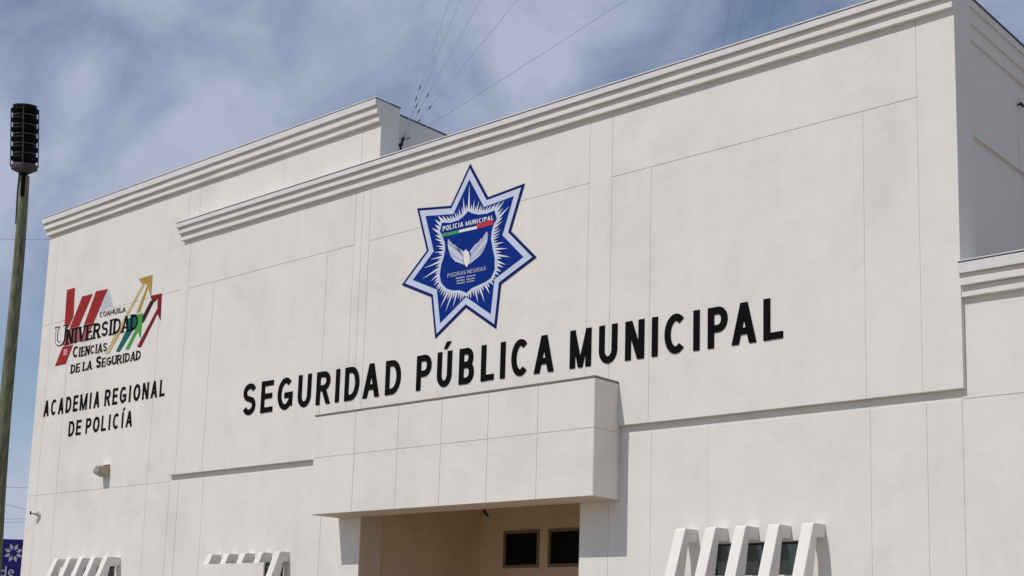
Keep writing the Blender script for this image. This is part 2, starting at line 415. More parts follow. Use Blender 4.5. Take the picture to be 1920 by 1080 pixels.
# --- porch recess
YB = 2.87
PW = MB().box(NX0-.3, NX0-.035, .52, YB+.3, 0, NZ+.2)
PW.box(NX1+.07, NX1+.35, .52, YB+.3, 0, NZ+.2)
wins = []
for (a, b_) in (((945, 996), (1010.5, 1064)), ((1029, 991), (1097, 1062))):
    p, q = at(*a, YB), at(*b_, YB); wins.append([p.x, q.x, q.z, p.z])
w1, w2 = wins; w2[2] = w1[2]; w2[3] = w1[3]; w2[1] = w2[0]+(w1[1]-w1[0])*1.05
for q in holes(NX0-.3, NX1+.35, 0, NZ+.2, [tuple(w_) for w_ in wins]): PW.box(q[0], q[1], YB, YB+.2, q[2], q[3])
PW.box(NX0-.3, NX1+.35, .3, YB+.3, NZ, NZ+.15)
PORCH = PW.build('porch_wall', M['tan'], bld)
bx(NX0-.0005, NX0+.004, W+.02, .526, 0.12, NZ-.02).build('jamb', M['jamb'], PORCH)
def window(x0, x1, z0, z1, y, fm, gm, t_=.035, name='window', mull=0, rev=.04):
    fr = MB()
    fr.box(x0, x1, y, y+.06, z1-t_, z1).box(x0, x1, y, y+.06, z0, z0+t_).box(x0, x0+t_, y+.001, y+.059, z0+t_, z1-t_).box(x1-t_, x1, y+.001, y+.059, z0+t_, z1-t_)
    for k in range(mull):
        xm = x0+(x1-x0)*(k+1)/(mull+1); fr.box(xm-.015, xm+.015, y+.001, y+.059, z0+t_, z1-t_)
    o = fr.build(name, fm, bld)
    bx(x0+t_, x1-t_, y+rev, y+rev+.008, z0+t_, z1-t_).build('pane', gm, o)
    return o
for w_ in wins:
    window(w_[0], w_[1], w_[2], w_[3], YB-.015, M['frame'], M['bglass'], .05, rev=.03)
    bx(w_[0]-.02, w_[1]+.02, YB+.15, YB+.16, w_[2]-.02, w_[3]+.02).build('dark_interior_sheet', M['dframe'], bld)  # dark sheet stands in for the unlit interior behind the pane
structure_floor = MB().box(NX0-.03, NX1+.06, .52, YB, 0, .13).build('porch_floor', M['concrete'], bld)

# --- clerestory windows with slanted fins
for a, b_, c, d in WIN:
    window(a, b_, c, d, W+.14, M['dframe'], M['glass'], .022, mull=1, rev=.03)
    bx(a-.001, b_+.001, W+D+.002, W+.14, c-.0, c+.012).build('sill', M['fin'], bld)
    bx(a+.02, b_-.02, .5, .51, c, d).build('dark_interior_sheet', M['dframe'], bld)  # same dark stand-in for the unlit room, closing the opening
def fin(xr, zt, wd, yo, mt='fin', zb=1.15):
    zl = zt-.16+random.uniform(-.006, .006); xr += random.uniform(-.008, .008); yo += random.uniform(-.008, .008)
    pts = [(W+.004, zt), (yo+.03, zt-.004), (yo, zt-.02), (yo-.375*(zt-zb), zb), (yo+.085-.19*(zl-zb), zb), (yo+.08, zl), (W+.004, zl)]
    MB().prismx(pts, xr-wd, xr).build('shade_fin', M[mt], bld, bevel=.008)
for k in range(5): fin(-7.632-.4415*k, 3.162, .15, -.222)
for k in range(5): fin(-22.325-.44*k, 3.122, .15, -.222)
for k in range(5): fin(-17.36-.46*k, 3.095, .15, -.13, 'stucco', 1.15 if k == 0 else 2.86)
bx(-19.36, -17.60, -.262, -.232, 1.4, 2.905).build('cover_panel', M['stucco'], bld, bevel=.004)
bx(-19.30, -17.68, -.232, W, 1.42, 1.46).build('cover_bracket', M['fin'], bld)

# ------------------------------------------------------------------ lettering
def arc(cx, cy, rx, ry, a0, a1, n=12):
    return [(cx+rx*math.cos(R(a0+(a1-a0)*i/n)), cy+ry*math.sin(R(a0+(a1-a0)*i/n))) for i in range(n+1)]
# every glyph: strokes ('l', points, cap at start, cap at end) in a unit box inset by half a stroke, or ('p', x at foot, z, x at head, z) slanted legs
G = {
 'S': [('c', arc(.5, .755, .5, .245, 22, 238, 14)+arc(.5, .25, .5, .25, 52, -158, 14))],
 'C': [('c', arc(.52, .5, .52, .5, 48, 312, 20))],
 'G': [('c', arc(.52, .5, .52, .5, 48, 318, 20)+[(1, .14), (1, .44)]), ('l', [(1, .44), (.6, .44)])],
 'O': [('o', arc(.5, .5, .5, .5, 0, 345, 23))],
 'U': [('l', [(0, 1), (0, .32)]+arc(.5, .32, .5, .32, 190, 350, 10)+[(1, .32), (1, 1)])],
 'D': [('l', [(0, 0), (0, 1)]), ('c', [(0, 1), (.35, 1)]+arc(.4, .5, .6, .5, 80, -80, 12)+[(.35, 0), (0, 0)])],
 'P': [('l', [(0, 0), (0, 1)]), ('c', [(0, 1), (.5, 1)]+arc(.55, .73, .45, .27, 80, -80, 10)+[(.5, .46), (0, .46)])],
 'R': [('l', [(0, 0), (0, 1)]), ('c', [(0, 1), (.5, 1)]+arc(.53, .75, .42, .25, 80, -80, 10)+[(.5, .5), (0, .5)]), ('p', 1.02, 0, .5, .5)],
 'B': [('l', [(0, 0), (0, 1)]), ('c', [(0, 1), (.5, 1)]+arc(.53, .77, .38, .23, 80, -80, 9)+[(.5, .54), (0, .54)]), ('c', [(0, .54), (.5, .54)]+arc(.53, .27, .47, .27, 80, -80, 9)+[(.5, 0), (0, 0)])],
 'E': [('l', [(0, 0), (0, 1)]), ('b', 0, 1, 1), ('b', 0, .92, .52), ('b', 0, 1, 0)],
 'L': [('l', [(0, 0), (0, 1)]), ('b', 0, 1, 0)],
 'I': [('l', [(.5, 0), (.5, 1)])],
 'H': [('l', [(0, 0), (0, 1)]), ('l', [(1, 0), (1, 1)]), ('b', 0, 1, .5)],
 'N': [('l', [(0, 0), (0, 1)]), ('l', [(1, 0), (1, 1)]), ('p', .97, 0, .03, 1)],
 'M': [('l', [(0, 0), (0, 1)]), ('l', [(1, 0), (1, 1)]), ('p', .5, 0, .04, 1), ('p', .5, 0, .96, 1)],
 'A': [('p', 0, 0, .5, 1), ('p', 1, 0, .5, 1), ('b', .2, .8, .27)],
 'V': [('p', .5, 0, 0, 1), ('p', .5, 0, 1, 1)],
 'Z': [('b', 0, 1, 1), ('b', 0, 1, 0), ('p', .05, 0, .95, 1)],
 'T': [('b', -.1, 1.1, 1), ('l', [(.5, 0), (.5, 1)])],
}
WD = {'I': .30, 'M': .88, 'O': .74, 'C': .68, 'G': .74, 'D': .68, 'N': .68, 'U': .68, 'A': .70, 'E': .58, 'L': .54, 'S': .62, 'P': .62, 'R': .68, 'B': .64, 'V': .68, 'H': .68, 'Z': .6, 'T': .6, ' ': .34}
def ribbon(mb, pts, t_, y0, y1, mapf, closed=False, cap=True):
    P = [Vector(mapf(*p)) for p in pts]
    n = len(P)
    if cap and not closed:
        P[0] = P[0]+(P[0]-P[1]).normalized()*t_/2; P[-1] = P[-1]+(P[-1]-P[-2]).normalized()*t_/2
    Lf, Rt = [], []
    for i in range(n):
        a = P[(i-1) % n] if (closed or i) else None; b_ = P[(i+1) % n] if (closed or i < n-1) else None
        d1 = (P[i]-a).normalized() if a is not None else (b_-P[i]).normalized()
        d2 = (b_-P[i]).normalized() if b_ is not None else d1
        n1_ = Vector((-d1.y, d1.x)); n2_ = Vector((-d2.y, d2.x)); mm = (n1_+n2_).normalized(); k = min(1.6, 1/max(.3, mm.dot(n1_)))
        Lf.append(P[i]+mm*t_/2*k); Rt.append(P[i]-mm*t_/2*k)
    vs = []; fs = []
    for i in range(n):
        for q in (Lf[i], Rt[i]): vs.append((q.x, y0, q.y)); vs.append((q.x, y1, q.y))
    for i in range(n if closed else n-1):
        a = 4*i; c = 4*((i+1) % n)
        fs += [(a, a+2, c+2, c), (a+1, c+1, c+3, a+3), (a, c, c+1, a+1), (a+2, a+3, c+3, c+2)]
    if not closed: fs += [(0, 1, 3, 2), (4*n-4, 4*n-2, 4*n-1, 4*n-3)]
    mb.add(vs, fs)
def glyph(ch, x0, x1, z0, h, t_, y, mt, parent, skew=0, accent=False, thick=.012, serif=False, tilt=0.0, name='letter'):
    """one raised letter in the x,z plane; y is the wall plane it stands on; tilt = rise of the baseline per metre"""
    mb = MB(); k = 0
    tt = t_*.62 if serif else t_
    def base(x, z): return (x+skew*(z-z0), z+tilt*(x-x0))
    def mp_(u, v): return base(x0+t_/2+u*(x1-x0-t_), z0+t_/2+v*(h-t_)) if ch != 'I' else base((x0+x1)/2, z0+t_/2+v*(h-t_))
    for st in G[ch]:
        yy = y-thick-.0006*k; k += 1
        if st[0] == 'o': ribbon(mb, st[1], tt*1.1, yy, y+.0, mp_, closed=True)
        elif st[0] == 'c': ribbon(mb, st[1], tt*(1.12 if serif else 1), yy, y, mp_, cap=False)
        elif st[0] == 'l': ribbon(mb, st[1], t_, yy, y, mp_)
        elif st[0] == 'b':
            zc = z0+t_/2+st[3]*(h-t_); q = t_*(.45 if serif else .92)
            if serif: zc = z0+q/2+st[3]*(h-q)
            xa = x0+st[1]*(x1-x0); xb = x0+st[2]*(x1-x0)
            mb.prism([base(xa, zc-q/2), base(xb, zc-q/2), base(xb, zc+q/2), base(xa, zc+q/2)], yy, y)
        elif st[0] == 'p':
            tw = t_*(.8 if ch == 'M' else 1.1) if not serif else (t_*1.15 if st[1] > st[3] else t_*.6)
            fa = x0+tw/2+st[1]*(x1-x0-tw); fb = x0+tw/2+st[3]*(x1-x0-tw)
            za = z0+st[2]*h; zb = z0+st[4]*h
            mb.prism([base(fa-tw/2, za), base(fa+tw/2, za), base(fb+tw/2, zb), base(fb-tw/2, zb)], yy, y)
    if serif:
        s_ = t_*.35; ends = {'I': [(.5, 0), (.5, 1)], 'N': [(0, 0), (0, 1), (1, 1)], 'M': [(0, 0), (1, 0), (0, 1), (1, 1)], 'A': [(0, 0), (1, 0)], 'U': [(0, 1), (1, 1)], 'V': [(0, 1), (1, 1)],
                           'D': [(0, 0), (0, 1)], 'E': [(0, 0), (0, 1)], 'L': [(0, 0), (0, 1)], 'R': [(0, 0), (0, 1), (1, 0)], 'P': [(0, 0), (0, 1)]}.get(ch, [])
        for u, v in ends:
            cx = x0+t_/2+u*(x1-x0-t_) if ch != 'I' else (x0+x1)/2; zz = z0+v*(h-s_)
            yy = y-thick-.0006*k; k += 1
            mb.prism([base(cx-t_*1.05, zz), base(cx+t_*1.05, zz), base(cx+t_*1.05, zz+s_), base(cx-t_*1.05, zz+s_)], yy, y)
        if ch in 'EL':
            yy = y-thick-.0006*k; k += 1; mb.prism([base(x1-s_, z0), base(x1, z0), base(x1, z0+.28*h), base(x1-s_*.8, z0+.28*h)], yy, y)
    if accent:
        xc = (x0+x1)/2; yy = y-thick-.0006*k
        mb.prism([base(xc-.25*t_, z0+h*1.07), base(xc+.45*t_, z0+h*1.07), base(xc+1.35*t_, z0+h*1.27), base(xc+.35*t_, z0+h*1.27)], yy, y)
    return mb.build(name, mt, parent)
def word_line(txt, x0, x1, z0, z1, h0, h1, tf, y, mt, parent, gap=.17, **kw):
    """lay a line of letters from x0 to x1, baseline z0->z1, height h0->h1"""
    tot = 0
    for i, ch in enumerate(txt):
        b_ = 'I' if ch == 'Í' else 'U' if ch == 'Ú' else ch
        tot += WD[b_]+(gap if i < len(txt)-1 and ch != ' ' else 0)
    s_ = (x1-x0)/tot; x = x0; tilt = (z1-z0)/(x1-x0)
    for i, ch in enumerate(txt):
        b_ = 'I' if ch == 'Í' else 'U' if ch == 'Ú' else ch
        wd = WD[b_]*s_; f_ = (x-x0)/(x1-x0); h = h0+(h1-h0)*f_
        if ch != ' ': glyph(b_, x, x+wd, z0+(z1-z0)*f_, h, tf*h, y, mt, parent, accent=(ch != b_), tilt=tilt, **kw); x += wd+gap*s_
        else: x += wd

sign = empty('wall_lettering', (-13.3, 0, 5.45), 'black letters SEGURIDAD PUBLICA MUNICIPAL running above the entrance canopy', 'lettering')
A5 = lambda x, y: (430+x/3.368, 600+y/3.37)
A6 = lambda x, y: (1000+x/3.84, 540+y/3.84)
LT = [('S', A5(90, 500), A5(168, 500)), ('E', A5(203, 486), A5(277, 486)), ('G', A5(308, 470), A5(401, 470)), ('U', A5(436, 455), A5(517, 455)), ('R', A5(552, 435), A5(640, 435)),
      ('I', A5(671, 420), A5(699, 420)), ('D', A5(731, 410), A5(822, 410)), ('A', A5(846, 395), A5(950, 395)), ('D', A5(988, 370), A5(1084, 370)),
      ('P', A5(1184, 345), A5(1276, 345)), ('Ú', A5(1314, 325), A5(1405, 325)), ('B', A5(1453, 300), A5(1546, 300)), ('L', A5(1592, 285), A5(1673, 285)), ('I', A5(1713, 265), A5(1744, 265)), ('C', A5(1783, 248), A5(1893, 248)),
      ('A', A6(8, 495), A6(150, 495)), ('M', A6(266, 450), A6(418, 450)), ('U', A6(475, 420), A6(606, 420)), ('N', A6(664, 390), A6(800, 390)), ('I', A6(857, 365), A6(896, 365)), ('C', A6(947, 340), A6(1104, 340)),
      ('I', A6(1157, 320), A6(1196, 320)), ('P', A6(1258, 300), A6(1400, 300)), ('A', A6(1430, 265), A6(1608, 265)), ('L', A6(1659, 235), A6(1799, 235))]
for ch, a, b_ in LT:
    pa, pb = at(*a), at(*b_); xm = (pa.x+pb.x)/2; f_ = (xm+18.3)/(18.3-8.2)
    f_ = (xm+18.3)/10.1
    z0 = 5.478-.043*f_; h = .553-.028*f_
    glyph('U' if ch == 'Ú' else ch, pa.x, pb.x, z0, h, .094, 0, M['black'], sign, accent=(ch == 'Ú'), thick=.012)

sg2 = empty('wall_lettering', (-23, W, 6.5), 'small black letters ACADEMIA REGIONAL DE POLICIA beneath the university logo on the left wing', 'lettering')
B2 = lambda x, y: (60+x/3, 490+y/3)
def row(txt, a, b_, ta, tb, parent, mt, tf, gap=.17, y=W, sc=B2, **kw):
    p, q, r1, r2 = at(*sc(*a), y), at(*sc(*b_), y), at(*sc(*ta), y), at(*sc(*tb), y)
    word_line(txt, p.x, q.x, p.z, q.z, r1.z-p.z, r2.z-q.z, tf, y, mt, parent, gap, **kw)
row('ACADEMIA REGIONAL', (64, 875), (745, 757), (66, 787), (738, 665), sg2, M['black'], .17, gap=.26, thick=.008)
row('DE POLICÍA', (204, 986), (562, 928), (206, 902), (560, 840), sg2, M['black'], .17, gap=.24, thick=.008)

# ------------------------------------------------------------------ university logo on the left wing
lg = empty('wall_logo', (-23.5, W, 7.0), 'red slanted bars with gold, green and red arrows behind serif lettering UNIVERSIDAD', 'logo')
C2 = lambda x, y: (80+x/5.142, 500+y/5.142)      # enlarged logo coordinates -> photo
def shape(name, pts, mt, lvl, parent=lg, sc=C2, y=W):
    P = [at(*sc(*p), y) for p in pts]
    return MB().prism([(p.x, p.z) for p in P], y-.003-.0015*lvl, y).build(name, M[mt], parent)
shape('roundel', [(600, 285), (640, 225), (680, 375), (600, 400), (560, 450), (575, 330)], 'lilac', 0)
# red strokes
shape('red_bar', [(236, 224), (312, 203), (298, 480), (262, 560), (213, 552)], 'red', 2)
shape('red_bar', [(384, 286), (484, 262), (352, 573), (265, 588)], 'red', 2)
shape('red_bar', [(516, 238), (630, 215), (492, 540), (402, 556)], 'red', 2)
shape('faded_bar', [(213, 552), (262, 560), (236, 612), (300, 735), (200, 775), (205, 640)], 'faded', 1)
shape('faded_bar', [(265, 588), (352, 573), (372, 640), (360, 720), (300, 735), (250, 650)], 'faded', 1)
shape('faded_bar', [(402, 556), (492, 540), (470, 600), (430, 716), (378, 724)], 'faded', 1)
shape('red_bar', [(192, 778), (296, 752), (222, 938), (120, 960)], 'red', 2)
# arrows: a shaft and a head each
shape('gold_arrow', [(924, 118), (1062, 78), (1046, 300), (1018, 205), (938, 440), (905, 447), (1008, 178), (990, 160), (822, 470), (795, 560), (638, 845), (602, 838), (800, 465), (962, 170)], 'gold', 0)
shape('pale_gold_shaft', [(962, 172), (992, 160), (836, 452), (640, 845), (604, 836), (800, 465)], 'pgold', 1)
shape('red_arrow', [(1040, 282), (1150, 258), (1138, 518), (1108, 455), (948, 778), (912, 772), (1108, 405), (1112, 300), (1062, 342)], 'dred', 3)
shape('maroon_shaft', [(1042, 330), (1108, 312), (1070, 345), (984, 520), (962, 545), (966, 480)], 'maroon', 4)
shape('green_arrow', [(905, 462), (968, 447), (946, 695), (916, 628), (832, 800), (800, 795), (905, 590), (925, 520)], 'green', 3)
shape('teal_shaft', [(828, 500), (900, 455), (905, 560), (742, 822), (708, 818), (815, 600)], 'teal', 2)
# serif lettering
def srow(txt, a, b_, ta, tb, tf, mt='black', gap=.12, lv=5, thick=.013):
    p, q, r1, r2 = at(*C2(*a), W), at(*C2(*b_), W), at(*C2(*ta), W), at(*C2(*tb), W)
    word_line(txt, p.x, q.x, p.z, q.z, r1.z-p.z, r2.z-q.z, tf, W, M[mt], lg, gap, serif=True, thick=thick)
srow('U', (118, 774), (219, 754), (113, 588), (214, 570), .20)
srow('U', (126, 766), (208, 750), (121, 598), (203, 580), .13, 'white', thick=.017)
srow('NIVERSIDAD', (228, 752), (918, 602), (228, 612), (905, 455), .19)
srow('C', (290, 880), (340, 872), (290, 770), (340, 762), .2)
srow('IENCIAS', (348, 868), (618, 812), (348, 782), (618, 732), .18, gap=.16)
srow('DE LA', (272, 1030), (474, 985), (278, 948), (472, 905), .2, gap=.15)
srow('S', (512, 985), (562, 972), (512, 868), (562, 856), .24)
srow('EGURIDAD', (572, 966), (944, 892), (572, 885), (942, 806), .18, gap=.14)
srow('COAHUILA', (552, 488), (800, 432), (552, 440), (800, 388), .14, 'grey', gap=.16)
row('DE', (205, 858), (240, 850), (205, 800), (240, 792), lg, M['pink'], .17, sc=C2, thick=.011)

# ------------------------------------------------------------------ police emblem
em = empty('police_emblem', (-13.6, 0, 7.4), 'seven pointed blue star badge with shield, eagle and Mexican flag stripe above the lettering', 'emblem')
E1 = lambda x, y: (740+x/3, 290+y/3)
E2 = lambda x, y: (820+x/6.75, 390+y/6.75)
def poly(sc, pts, y=0): return [(lambda p: (p.x, p.z))(at(*sc(*q), y)) for q in pts]
def inset(P, d):
    n = len(P); a = sum(P[i][0]*P[(i+1) % n][1]-P[(i+1) % n][0]*P[i][1] for i in range(n)); s_ = 1 if a > 0 else -1
    o = []
    for i in range(n):
        p0, p1, p2 = Vector(P[i-1]), Vector(P[i]), Vector(P[(i+1) % n])
        d1 = (p1-p0).normalized(); d2 = (p2-p1).normalized(); n1_ = Vector((-d1.y, d1.x))*s_; n2_ = Vector((-d2.y, d2.x))*s_
        mm = (n1_+n2_); den = 1+n1_.dot(n2_); o.append(tuple(p1+mm*(d/max(.35, den))))
    return o
star = poly(E1, [(427, 52), (527, 240), (733, 163), (655, 430), (799, 577), (600, 728), (572, 980), (402, 860), (230, 1034), (208, 800), (42, 733), (183, 540), (128, 303), (318, 288)])
Y = 0
def plate(name, P, y0, mt): return MB().prism(P, y0, 0).build(name, M[mt], em)
plate('star_plate', star, -.010, 'navy')
plate('star_border', inset(star, .042), -.0125, 'pale')
inner = inset(star, .135)
plate('star_field', inner, -.015, 'blue')
sh = poly(E2, [(400, 45), (455, 72), (540, 88), (640, 75), (735, 35), (765, 140), (722, 215), (700, 290), (690, 400), (712, 520), (738, 640), (738, 780), (690, 890), (620, 940), (540, 975), (450, 1015), (378, 1080), (350, 1062), (300, 1045), (200, 1045), (130, 1025), (60, 950), (42, 850), (62, 720), (95, 620), (112, 530), (108, 450), (80, 370), (45, 300), (72, 190), (180, 190), (280, 160), (345, 110)])
cx = sum(p[0] for p in sh)/len(sh); cz = sum(p[1] for p in sh)/len(sh)
shb = inset(sh, -.050)
# rays: from the shield border outwards, length limited by the inner star
def hit(ang, P):
    dx, dz = math.cos(ang), math.sin(ang); best = 9
    for i in range(len(P)):
        x1, z1 = P[i][0]-cx, P[i][1]-cz; x2, z2 = P[(i+1) % len(P)][0]-cx, P[(i+1) % len(P)][1]-cz
        den = dx*(z2-z1)-dz*(x2-x1)
        if abs(den) < 1e-9: continue
        t1 = (x1*(z2-z1)-z1*(x2-x1))/den; u = (x1*dz-z1*dx)/den
        if t1 > 0 and -1e-6 <= u <= 1+1e-6: best = min(best, t1)
    return best
rays = MB(); nR = 88
for i in range(nR):
    a = 2*math.pi*i/nR+random.uniform(-.012, .012); hw = 2*math.pi/nR*.46
    r0 = hit(a, shb)-.03; r1 = hit(a, inner); room = r1-r0
    if room < .02: continue
    ln = min(room*.95, (.10+random.uniform(0, .07)) if i % 2 else max(room*random.uniform(.60, .93), .12))
    tipr = r0+ln
    P = [(cx+r0*math.cos(a-hw), cz+r0*math.sin(a-hw)), (cx+tipr*math.cos(a), cz+tipr*math.sin(a)), (cx+r0*math.cos(a+hw), cz+r0*math.sin(a+hw))]
    rays.prism(P, -.0165-.00015*(i % 3), 0)
rays.build('rays', M['white'], em)
plate('shield_border', shb, -.0195, 'pale')
# a bright halo where the rays meet the shield
plate('shield', sh, -.022, 'blue')
plate('flag_stripe', poly(E2, [(65, 328), (288, 283), (290, 325), (75, 370)]), -.024, 'fgreen')
plate('flag_stripe', poly(E2, [(285, 284), (512, 232), (515, 268), (290, 318)]), -.0235, 'white')
plate('flag_stripe', poly(E2, [(510, 205), (720, 155), (725, 212), (516, 268)]), -.0245, 'fred')
def erow(txt, a, b_, h, mt='white', tf=.17, gap=.16):
    p, q, r1 = at(*E2(*a)), at(*E2(*b_)), at(*E2(a[0], a[1]-h))
    word_line(txt, p.x, q.x, p.z, q.z, r1.z-p.z, r1.z-p.z, tf, 0, M[mt], em, gap, thick=.026)
erow('POLICIA', (82, 300), (340, 240), 62, tf=.2)
erow('MUNICIPAL', (372, 232), (722, 152), 55, tf=.2)
erow('PIEDRAS', (142, 888), (372, 842), 50, 'eagle', tf=.14)
erow('NEGRAS', (392, 838), (628, 790), 50, 'eagle', tf=.14)
for (a, b_) in (((250, 905), (500, 862)), ((258, 938), (490, 898)), ((262, 970), (485, 930))):   # print too small to read in the photograph
    n = 13
    for i in range(n):
        if i == 6: continue
        f0, f1 = i/n, (i+.72)/n
        q = [(a[0]+(b_[0]-a[0])*f0, a[1]+(b_[1]-a[1])*f0), (a[0]+(b_[0]-a[0])*f1, a[1]+(b_[1]-a[1])*f1)]
        plate('fine_print', poly(E2, [q[0], q[1], (q[1][0], q[1][1]-17), (q[0][0], q[0][1]-17)]), -.0255, 'eagle')
# eagle: body and feathers
plate('eagle_body', poly(E2, [(375, 530), (410, 560), (428, 620), (425, 690), (385, 755), (352, 700), (345, 620), (350, 560)]), -.0275, 'white')
wing_r = [((640, 300), (658, 350), (425, 640), (440, 600)), ((655, 360), (640, 440), (430, 670), (440, 625)), ((640, 450), (600, 540), (425, 700), (440, 655)), ((600, 545), (540, 620), (415, 718), (430, 690)), ((560, 400), (590, 385), (445, 590), (428, 585)), ((490, 470), (530, 440), (438, 570), (425, 560))]
wing_l = [((150, 395), (145, 450), (345, 650), (335, 610)), ((145, 455), (155, 530), (345, 675), (335, 635)), ((158, 535), (180, 610), (348, 700), (335, 665)), ((185, 615), (240, 680), (355, 722), (345, 690)), ((195, 470), (235, 470), (345, 610), (345, 580)), ((250, 490), (290, 520), (350, 590), (352, 560))]
for k, wq in enumerate(wing_r+wing_l): plate('feather', poly(E2, list(wq)), -.0245-.0004*(k % 6), 'eagle' if k % 2 == 0 else 'pale')

# ------------------------------------------------------------------ fittings on the wall
fl = empty('wall_floodlight', at(196, 896, W), 'tan boxy floodlight on the left wing below the lettering', 'light fitting')
p = at(198, 885, W)
x, z = p.x, p.z
x += .02
hb = MB().prismx([(W, z+.12), (W-.17, z+.08), (W-.20, z-.03), (W-.04, z-.09), (W, z-.09)], x-.11, x+.11)
hb.build('housing', M['lamp'], fl, bevel=.008)
MB().prismx([(W-.21, z+.055), (W-.185, z+.06), (W-.20, z-.025), (W-.06, z-.085), (W-.06, z-.105), (W-.225, z-.035)], x-.10, x+.10).build('lens', M['lens'], fl)
MB().prismx([(W-.18, z+.09), (W-.02, z+.125), (W, z+.135), (W-.01, z+.145), (W-.20, z+.10)], x-.12, x+.12).build('visor', M['fin'], fl)
cm = empty('security_camera', at(72, 965, W), 'small white bullet camera near the left corner of the facade', 'camera')
c0 = at(73.5, 965, W)
MB().tube(c0+Vector((.02, 0, -.03)), c0+Vector((.02, -.03, -.03)), .04, .035, 12).build('mount', M['plastic'], cm, smooth=True)
MB().tube(c0+Vector((-.0, -.03, -.03)), c0+Vector((-.03, -.10, .03)), .022, n=8).build('bracket', M['plastic'], cm, smooth=True)
MB().tube(c0+Vector((.04, -.05, .03)), c0+Vector((-.07, -.12, .03)), .038, n=12).build('body', M['plastic'], cm, smooth=True)
MB().tube(c0+Vector((-.0705, -.1205, .03)), c0+Vector((-.10, -.14, .03)), .036, n=12).build('lens', M['black'], cm, smooth=True)
sc_ = empty('security_camera', (-5.985, 2.03, 8.3), 'dark little camera high on the shaded side wall at the right edge', 'camera')
q = Vector((-5.985, 2.06, 8.56))
MB().tube(q, q+Vector((.05, 0, 0)), .012, n=8).build('bracket', M['insul'], sc_)
MB().tube(q+Vector((.04, .0, .01)), q+Vector((.045, .08, -.01)), .018, n=10).build('body', M['insul'], sc_)
MB().box(-5.986, -5.975, 2.05, 2.062, 7.75, 8.53).build('conduit', M['stucco'], sc_)
dc = empty('dome_camera', (0, 0, 0), 'small rust red camera hanging in the porch behind the canopy', 'camera')
d0 = at(908, 957, .12); dc.location = d0
MB().tube(d0+Vector((0, 0, .5)), d0+Vector((0, 0, -.03)), .014, n=8).build('stem', M['rust'], dc)
MB().tube(d0+Vector((-.01, 0, -.01)), d0+Vector((.07, .0, -.08)), .026, .02, n=10).build('body', M['insul'], dc, smooth=True)

# ------------------------------------------------------------------ siren pole
PD = 31.0
ptop = atd(45, 330, PD); pb = Vector((ptop.x, ptop.y, 0))
lowdir = atd(3, 880, PD)
axis = (ptop-lowdir).normalized()
foot = ptop-axis*(ptop.z/axis.z)
pole = empty('siren_pole', foot, 'tall weathered wooden pole leaning slightly at the left edge of the picture', 'pole')
mb = MB(); N_ = 26
for i in range(N_):
    a = foot+(ptop-foot)*(i/N_); b_ = foot+(ptop-foot)*((i+1)/N_)
    f0 = i/N_; f1 = (i+1)/N_
    wob = lambda f: Vector((.02*math.sin(9*f), .02*math.cos(7*f), 0))
    mb.tube(a+wob(f0), b_+wob(f1), .185-.075*f0, .185-.075*f1, 14, cap=i in (0, N_-1))
mb.build('trunk', M['wood'], pole, smooth=True)
mb = MB().tube(ptop-axis*.45, ptop+axis*.25, .085, n=14)
mb.tube(ptop-axis*.5+Vector((.10, -.06, 0)), ptop+axis*.2+Vector((.09, -.06, 0)), .045, n=8).build('bracket', M['siren'], pole)
mb = MB()
cab = [ptop-axis*t_+Vector((-.13-.015*math.sin(t_*4), -.05, 0)) for t_ in (-.1, .2, .4, .6, .8, 1.1)]
for a, b_ in zip(cab, cab[1:]): mb.tube(a, b_, .018, n=6)
mb.build('cable', M['insul'], pole)
sr = empty('siren', ptop+axis*.1, 'black six tier omnidirectional warning siren on top of the wooden pole', 'siren')
base_ = ptop+axis*.08
top_ = atd(47, 198, PD); Hs = (top_-base_).length; ax2 = (top_-base_).normalized()
qrot = ax2.to_track_quat('Z', 'Y')
def lat(name, prof, off, mt, n=32):
    m_ = MB().lathe((0, 0, 0), [(r_*.87, z_) for r_, z_ in prof], n); m_.v = [base_+qrot@(v+Vector((0, 0, off))) for v in m_.v]
    return m_.build(name, M[mt], sr, smooth=True)
lat('base', [(0.01, -.02), (.12, -.03), (.33, .06), (.335, .15), (.28, .20), (.01, .20)], 0, 'sirengrey')
nT = 6; hT = (Hs-.22)/nT
for k in range(nT):
    z = .22+k*hT
    lat('horn', [(.01, .0), (.27, .0), (.28, hT*.04), (.33, hT*.24), (.352, hT*.42), (.33, hT*.62), (.25, hT*.80), (.27, hT*.995), (.01, hT*.995)], z, 'siren')
lat('cap', [(.01, Hs-.02), (.25, Hs-.035), (.345, Hs-.09), (.33, Hs-.10), (.01, Hs-.07)], 0, 'siren')
for k in range(4):
    a = R(20+90*k); v = Vector((.300*math.cos(a), .300*math.sin(a), 0))
    m_ = MB().tube((v.x, v.y, .12), (v.x, v.y, Hs-.08), .014, n=8); m_.v = [base_+qrot@q_ for q_ in m_.v]; m_.build('rod', M['sirengrey'], sr)
for k in range(nT):
    z = .22+k*hT
    lat('ring', [(.22, hT*.84), (.305, hT*.86), (.305, hT*.97), (.22, hT*1.0)], z, 'sirengrey')

